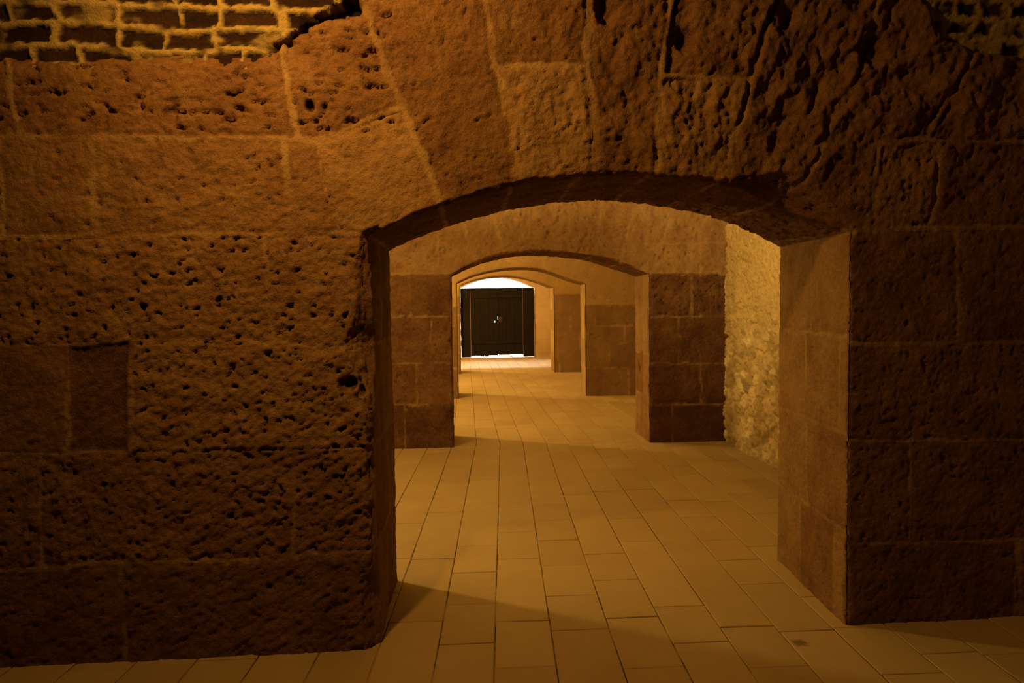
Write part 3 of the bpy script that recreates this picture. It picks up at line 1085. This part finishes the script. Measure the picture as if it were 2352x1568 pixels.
class SlabFloor:
    def __init__(self):
        self.V, self.F, self.T = [], [], []

    def slab(self, poly, gap=0.0028, bev=0.004, tone=0.5):
        if len(poly) < 3:
            return
        area = 0.5 * sum(poly[i][0] * poly[(i + 1) % len(poly)][1] - poly[(i + 1) % len(poly)][0] * poly[i][1] for i in range(len(poly)))
        if abs(area) < 0.004:
            return
        if area < 0:
            poly = poly[::-1]
        n = len(poly)

        def inset(d):
            r = poly
            for i in range(n):
                p, q = poly[i], poly[(i + 1) % n]
                L = math.hypot(q[0] - p[0], q[1] - p[1])
                if L < 1e-5:
                    continue
                nx, ny = -(q[1] - p[1]) / L, (q[0] - p[0]) / L
                r = clip_poly(r, nx, ny, -(nx * p[0] + ny * p[1]) - d)
            return r
        o, i_ = inset(gap), inset(gap + bev)
        if len(o) != len(i_) or len(o) < 3:
            return
        m = len(o)
        b = len(self.V)
        zt = random.uniform(-0.0015, 0.0015)
        tl = [random.uniform(-.001, .001) for _ in range(m)]
        self.V += [(p[0], p[1], -0.012) for p in o] + [(p[0], p[1], zt - 0.003) for p in o] + [(p[0], p[1], zt + t) for p, t in zip(i_, tl)]
        self.T += [tone] * (3 * m)
        for i in range(m):
            j = (i + 1) % m
            self.F.append((b + i, b + j, b + m + j, b + m + i))
            self.F.append((b + m + i, b + m + j, b + 2 * m + j, b + 2 * m + i))
        self.F.append(tuple(b + 2 * m + i for i in range(m)))

    def lanes(self, lines, cuts, ya, yb, rs, lo=0.34, hi=0.85):
        """lines: joint lines as (x at y=0, dx/dy); cuts: per lane, known y of cross joints"""
        for li in range(len(lines) - 1):
            (xa, sa), (xb, sb) = lines[li], lines[li + 1]
            cs = sorted(cuts.get(li, []))
            cs = [c for c in cs if ya + .15 < c < yb - .1]
            ys = []
            if cs:
                y = cs[0]
                while y > ya + hi:
                    y -= rs.uniform(lo, hi)
                    ys.append(y)
                ys += cs
                y = cs[-1]
            else:
                y = ya + rs.uniform(0.05, hi)
                ys.append(y)
            while y < yb - lo:
                y += rs.uniform(lo, hi)
                ys.append(y)
            ys = [ya - .3] + sorted(v for v in ys if v > ya + .05) + [yb + .3]
            tilt = rs.uniform(-.012, .012, len(ys))
            for a, b, ta, tb in zip(ys[:-1], ys[1:], tilt[:-1], tilt[1:]):
                wdt = xb - xa
                poly = [(xa + sa * a, a), (xb + sb * a, a + ta * wdt), (xb + sb * b, b + tb * wdt), (xa + sa * b, b)]
                poly = clip_poly(poly, 0, 1, -ya)
                poly = clip_poly(poly, 0, -1, yb)
                self.slab(poly, tone=rs.uniform(.38, .62))

    def build(self, mat):
        me = bpy.data.meshes.new('floor')
        me.from_pydata(self.V, [], self.F)
        a = me.attributes.new('tone', 'FLOAT', 'POINT')
        a.data.foreach_set('value', np.array(self.T, np.float32))
        me.materials.append(mat)
        o = bpy.data.objects.new('floor', me)
        C.objects.link(o)
        return o


def crop1(cx, cy):
    return on_floor(880 + cx / 2.5565, 980 + cy / 2.5565)


def crop2(cx, cy):
    return on_floor(1030 + cx / 5.2267, 800 + cy / 5.2267)


def fit_line(p, q):
    s = (q[0] - p[0]) / (q[1] - p[1])
    return (p[0] - s * p[1], s)


def ln(a, b, f=crop1):
    return fit_line(f(*a), f(*b))


near_lines = [ln((385, 165), (235, 580)), ln((530, 180), (385, 960)), ln((685, 190), (663, 1040)), ln((832, 160), (935, 850)),
              ln((975, 150), (1232, 900)), ln((1100, 125), (1360, 620)), ln((1330, 240), (1580, 600))]
# the last traced line is faint: keep the lane width instead
def spread(lines, nl, nr):
    w = [(lines[i + 1][0] + lines[i + 1][1] * 5.5) - (lines[i][0] + lines[i][1] * 5.5) for i in range(len(lines) - 1)]
    w = float(np.mean(w))
    s = float(np.mean([l[1] for l in lines]))
    L, Rr = list(lines), []
    out = [(lines[0][0] - w * (i + 1) - (s - lines[0][1]) * 5.5 * 0, lines[0][1]) for i in range(nl)][::-1] + L
    out += [(lines[-1][0] + w * (i + 1), lines[-1][1]) for i in range(nr)]
    return out


core = near_lines[:6]
near_all = spread(core, 17, 9)
off = 17
cutpix = {0: [(395, 503), (320, 772), (250, 1140), (300, 330)],
          1: [(580, 448), (540, 697), (540, 852), (520, 1040), (500, 1272)],
          2: [(770, 410), (770, 493), (780, 618), (800, 775), (830, 1137), (850, 1410), (760, 130)],
          3: [(900, 148), (980, 455), (1010, 547), (1030, 665), (1065, 811), (1110, 990), (1160, 1190)],
          4: [(1100, 300), (1180, 398), (1200, 495), (1300, 745), (1370, 898), (1460, 1117), (1580, 1410)],
          5: [(1400, 537), (1510, 672), (1740, 1052), (1900, 1265)],
          6: [(1600, 488), (2150, 1170)]}
cuts = {off + kk: [crop1(*p)[1] for p in v] for kk, v in cutpix.items()}
SF = SlabFloor()
rsf = np.random.RandomState(17)
SF.lanes(near_all, cuts, -0.8, Y2 + 0.05, rsf)
far_core = [ln((296, 620), (335, 1110), crop2), ln((490, 660), (635, 1190), crop2), ln((700, 670), (920, 1190), crop2), ln((880, 650), (1190, 1150), crop2)]
far_all = spread(far_core, 17, 8)
fcut = {17: [crop2(560, 1090)[1]], 18: [crop2(660, 862)[1], crop2(700, 795)[1]], 19: [crop2(900, 907)[1], crop2(960, 1075)[1]],
        20: [crop2(1200, 845)[1]], 21: [crop2(1400, 907)[1], crop2(1280, 770)[1]]}
SF.lanes(far_all, fcut, Y2 + 0.05, 22.4, rsf)
floor_o = SF.build(FLOOR)
props(floor_o, 'floor of long pale stone slabs laid in strips through the arches', 'floor', 'structure')
jb = MB().box((-5.2, -0.9, -0.12), (3.1, 22.4, -0.0045)).build('joint_fill', JOINT, floor_o)
props(jb, 'dark earth in the joints between the slabs', kind='structure')

# ================================================================== gate, fanlight, outside
w5d = lambda px, py: on_wall(px, py, Y5 + 0.2)
YD = Y5 + 0.2
dxl, dxr = xl5, xr5
zt_d = w5d(1145, 662)[1]
xa, xm, xb = w5d(1081, 740)[0], w5d(1143.5, 740)[0], w5d(1201, 740)[0]
door = bpy.data.objects.new('door_1', None)
C.objects.link(door)
door.location = (0.5 * (dxl + dxr), YD, 0)
props(door, 'dark boarded double gate with daylight under it, at the far end', 'door', 'structure')


def part(mb, name, mat, bevel=0.004, label=None, parent=door):
    o = mb.build(name, mat, parent, bevel)
    if parent is door:
        o.location = -door.location
    if label:
        o['label'] = label
    return o


def boards(mb, x0, x1, z0f, z1, n, y0, y1, hole=None):
    for i in range(n):
        a, b = x0 + (x1 - x0) * i / n + .002, x0 + (x1 - x0) * (i + 1) / n - .002
        z0 = z0f(0.5 * (a + b))
        if hole and a < hole[0] < b:
            hx, hz, hw, hh = hole
            mb.box((a, y0, z0), (b, y1, hz - hh)).box((a, y0, hz + hh), (b, y1, z1))
            mb.box((a, y0, hz - hh), (hx - hw, y1, hz + hh)).box((hx + hw, y0, hz - hh), (b, y1, hz + hh))
        else:
            mb.box((a, y0, z0), (b, y1, z1))
    zl_ = max(z0f(x0), z0f(x1)) + .004
    b0, b1 = y1 - .012, y1 - .004
    if hole:
        hx, hz, hw, hh = hole
        mb.box((x0, b0, zl_), (hx - hw, b1, z1)).box((hx + hw, b0, zl_), (x1, b1, z1))
        mb.box((hx - hw, b0, zl_), (hx + hw, b1, hz - hh)).box((hx - hw, b0, hz + hh), (hx + hw, b1, z1))
    else:
        mb.box((x0, b0, zl_), (x1, b1, z1))
    return mb


zf = lambda y: w5d(1145, y)[1]
gap_l = lambda x: 0.045 if x < w5d(1106, 740)[0] else (0.018 if x < w5d(1124, 740)[0] else 0.055)
gap_r = lambda x: 0.072
hx, hz = w5d(1135.8, 738.5)
leaf1 = part(boards(MB(), xa, xm - .003, gap_l, zt_d, 6, YD, YD + .04, (hx, hz, .020, .022)), 'leaf', DOORWOOD)
hx2, hz2 = w5d(1142.6, 731)
leaf2 = part(boards(MB(), xm + .003, xb, gap_r, zt_d, 6, YD, YD + .04), 'leaf', DOORWOOD)
for lf, a, b in ((leaf1, xa, xm), (leaf2, xm, xb)):
    for z in (0.42, 1.85):
        MB().box((a + .03, YD - .03, z), (b - .03, YD - .001, z + .11)).build('ledge_board', DOORWOOD, lf, 0.004)
part(MB().box((xm - .03, YD - .018, .10), (xm + .028, YD - .001, hz - .05)).box((xm - .012, YD - .018, hz2 + .07), (xm + .028, YD - .001, zt_d - .01)).box((xm - .012, YD - .018, hz - .05), (xm + .02, YD - .001, hz2 - .045)), 'cover_strip', DOORWOOD)
part(MB().box((dxl + .002, YD - .01, 0.004), (xa - .004, YD + .05, zt_d)), 'side_panel', DOORWOOD)
part(MB().box((xb + .004, YD - .01, 0.004), (dxr + .012, YD + .05, zt_d)), 'side_panel', DOORWOOD)
part(MB().box((xa - .009, YD - .03, 0.004), (xa + .006, YD - .002, zt_d - .02)), 'post_edge', simple('lit_edge', (0.22, 0.13, 0.07), 0.8), label='gate post edge painted pale as if catching light')  # pale strip painted where the edge catches light
part(MB().box((xb - .006, YD - .03, 0.004), (xb + .006, YD - .002, zt_d - .02)), 'post_edge', simple('lit_edge_b', (0.14, 0.08, 0.045), 0.8), label='gate post edge painted pale as if catching light')
part(MB().box((dxl + .012, YD - .02, zt_d - .005), (dxr - .012, YD + .06, zt_d + .012)), 'top_rail', DOORWOOD)
lock = part(MB().box((xm + .02, YD - .025, hz - .02), (xm + .13, YD - .002, hz + .15)), 'lock_case', IRON)
MB().disc((xm + .075, hz + .02), .02, YD - .06, YD - .025).build('lock_knob', IRON, lock)
bx0, bx1 = w5d(1146, 740)[0], w5d(1170, 740)[0]
part(MB().box((bx0, YD - .01, .052), (bx1, YD + .03, .070)), 'drop_bar', IRON)
part(MB().box((w5d(1170, 740)[0], YD - .01, .004), (w5d(1177, 740)[0], YD + .03, .040)), 'floor_stop', IRON)

# open fanlight above the gate, a thin iron frame and clear glass
win = bpy.data.objects.new('window_1', None)
C.objects.link(win)
win.location = (0.5 * (dxl + dxr), YD, zt_d)
props(win, 'glaring white arched fanlight full of daylight above the dark gate', 'window', 'structure')
gm = bpy.data.materials.new('thin_clear_glass')
gm.use_nodes = True
nt = gm.node_tree
nt.nodes.clear()
o_ = nt.nodes.new('ShaderNodeOutputMaterial')
mx = nt.nodes.new('ShaderNodeMixShader')
tr = nt.nodes.new('ShaderNodeBsdfTransparent')
gl = nt.nodes.new('ShaderNodeBsdfGlossy')
gl.inputs['Roughness'].default_value = 0.05
mx.inputs[0].default_value = 0.06
nt.links.new(tr.outputs[0], mx.inputs[1])
nt.links.new(gl.outputs[0], mx.inputs[2])
nt.links.new(mx.outputs[0], o_.inputs[0])
xs = np.linspace(dxl + .01, dxr - .01, 33)
af5 = info5[4]
V, Q = [], []
for y in (YD + .02, YD + .026):
    for x in xs:
        V += [(x, y, zt_d + .012), (x, y, max(float(af5(x)) + .02, zt_d + .014))]
n = len(xs)
for i in range(n - 1):
    Q.append((2 * i, 2 * i + 2, 2 * i + 3, 2 * i + 1))
    Q.append((2 * n + 2 * i, 2 * n + 2 * i + 1, 2 * n + 2 * i + 3, 2 * n + 2 * i + 2))
pane = mesh_obj('pane', V, Q, gm, win, smooth=False)
pane.location = -win.location
V, Q = [], []
for i, x in enumerate(xs):
    z = max(float(af5(x)), zt_d + .02)
    for dz, dy in ((0, 0), (-.014, 0), (-.014, .04), (0, .04)):
        V.append((x, YD + dy, z + dz))
for i in range(n - 1):
    for k in range(4):
        Q.append((4 * i + k, 4 * i + (k + 1) % 4, 4 * i + 4 + (k + 1) % 4, 4 * i + 4 + k))
fr = mesh_obj('frame', V, Q, DOORWOOD, win, smooth=False)
fr.location = -win.location

ow = MB().box((-14, 34, -0.15), (16, 34.6, 9.5)).build('low_sky_blocker', SKYBLOCK)  # added to keep low sky light from spilling down the passage
props(ow, 'dark blocker added outside to hold back the low sky', 'wall', 'structure')
og = MB().box((-12, 22.35, -0.15), (14, 45, -0.02)).build('ground_outside', OUTGROUND)
props(og, 'sunlit ground outside, seen under the gate', 'ground', 'structure')

# ================================================================== light
wd = bpy.data.worlds.new('daylight')
bpy.context.scene.world = wd
wd.use_nodes = True
bg = wd.node_tree.nodes['Background']
bg.inputs[0].default_value = (1.0, 0.92, 0.78, 1)
bg.inputs[1].default_value = 330.0


def lamp(name, loc, energy, col=(1.0, 0.56, 0.14), r=0.06, kind='POINT', aim=None, cone=120, blend=0.5):
    l = bpy.data.lights.new(name, kind)
    l.energy = energy
    l.color = col
    l.shadow_soft_size = r
    if kind == 'SPOT':
        l.spot_size = math.radians(cone)
        l.spot_blend = blend
    o = bpy.data.objects.new(name, l)
    o.location = loc
    C.objects.link(o)
    if aim is not None:
        from mathutils import Vector
        d = Vector(aim) - Vector(loc)
        o.rotation_euler = d.to_track_quat('-Z', 'Y').to_euler()
    return o


WARM = (1.0, 0.63, 0.15)
lamp('lamp_near_bay', (-0.9, 2.0, 3.4), 195, (1.0, 0.48, 0.075), 0.06, 'SPOT', (-0.3, 3.24, 2.6), 172, 1.0)
for nm, y, e, e2 in (('second_bay', 5.0, 760, 190), ('third_bay', 9.6, 1050, 290), ('fourth_bay', 13.9, 1300, 360), ('gate_bay', 18.3, 1700, 450)):
    lamp('uplight_' + nm, (-2.1, y, 2.40), e, WARM, 0.09, 'SPOT', (-1.9, y, 5.0), 176, 0.15)
    lamp('bulb_' + nm, (-2.1, y, 2.36), e2, WARM, 0.07)

lamp('fill_spot_second_bay', (0.5, 5.0, 2.55), 330, WARM, 0.06, 'SPOT', (2.87, 7.0, 2.45), 70, 1.0)  # unseen spot added to brighten the top of the rubble wall

# portal over the gate opening so that the daylight is found
pl = bpy.data.lights.new('daylight_portal', 'AREA')
pl.shape = 'RECTANGLE'
pl.size, pl.size_y = 2.4, 0.5
pl.cycles.is_portal = True
po = bpy.data.objects.new('daylight_portal', pl)
po.location = (0.5 * (dxl + dxr), YD + .2, zt_d + .15)
po.rotation_euler = (math.radians(-90), 0, 0)
C.objects.link(po)

# ================================================================== camera object
from mathutils import Matrix
cd = bpy.data.cameras.new('camera')
cd.sensor_fit = 'HORIZONTAL'
cd.sensor_width = 36.0
cd.lens = 36.0 * F / W
cd.clip_start = 0.05
cam = bpy.data.objects.new('camera', cd)
M = Matrix.Identity(4)
for i in range(3):
    M[i][0], M[i][1], M[i][2], M[i][3] = rgt[i], up[i], -fwd[i], EYE[i]
cam.matrix_world = M
C.objects.link(cam)
sc = bpy.context.scene
sc.camera = cam
sc.view_settings.view_transform = 'Standard'
sc.view_settings.look = 'None'
sc.view_settings.gamma = 1.0
sc.view_settings.use_curve_mapping = False
sc.view_settings.exposure = 0.0
sc.cycles.max_bounces = 7
sc.cycles.diffuse_bounces = 5
sc.cycles.sample_clamp_indirect = 4.0
sc.cycles.use_denoising = True
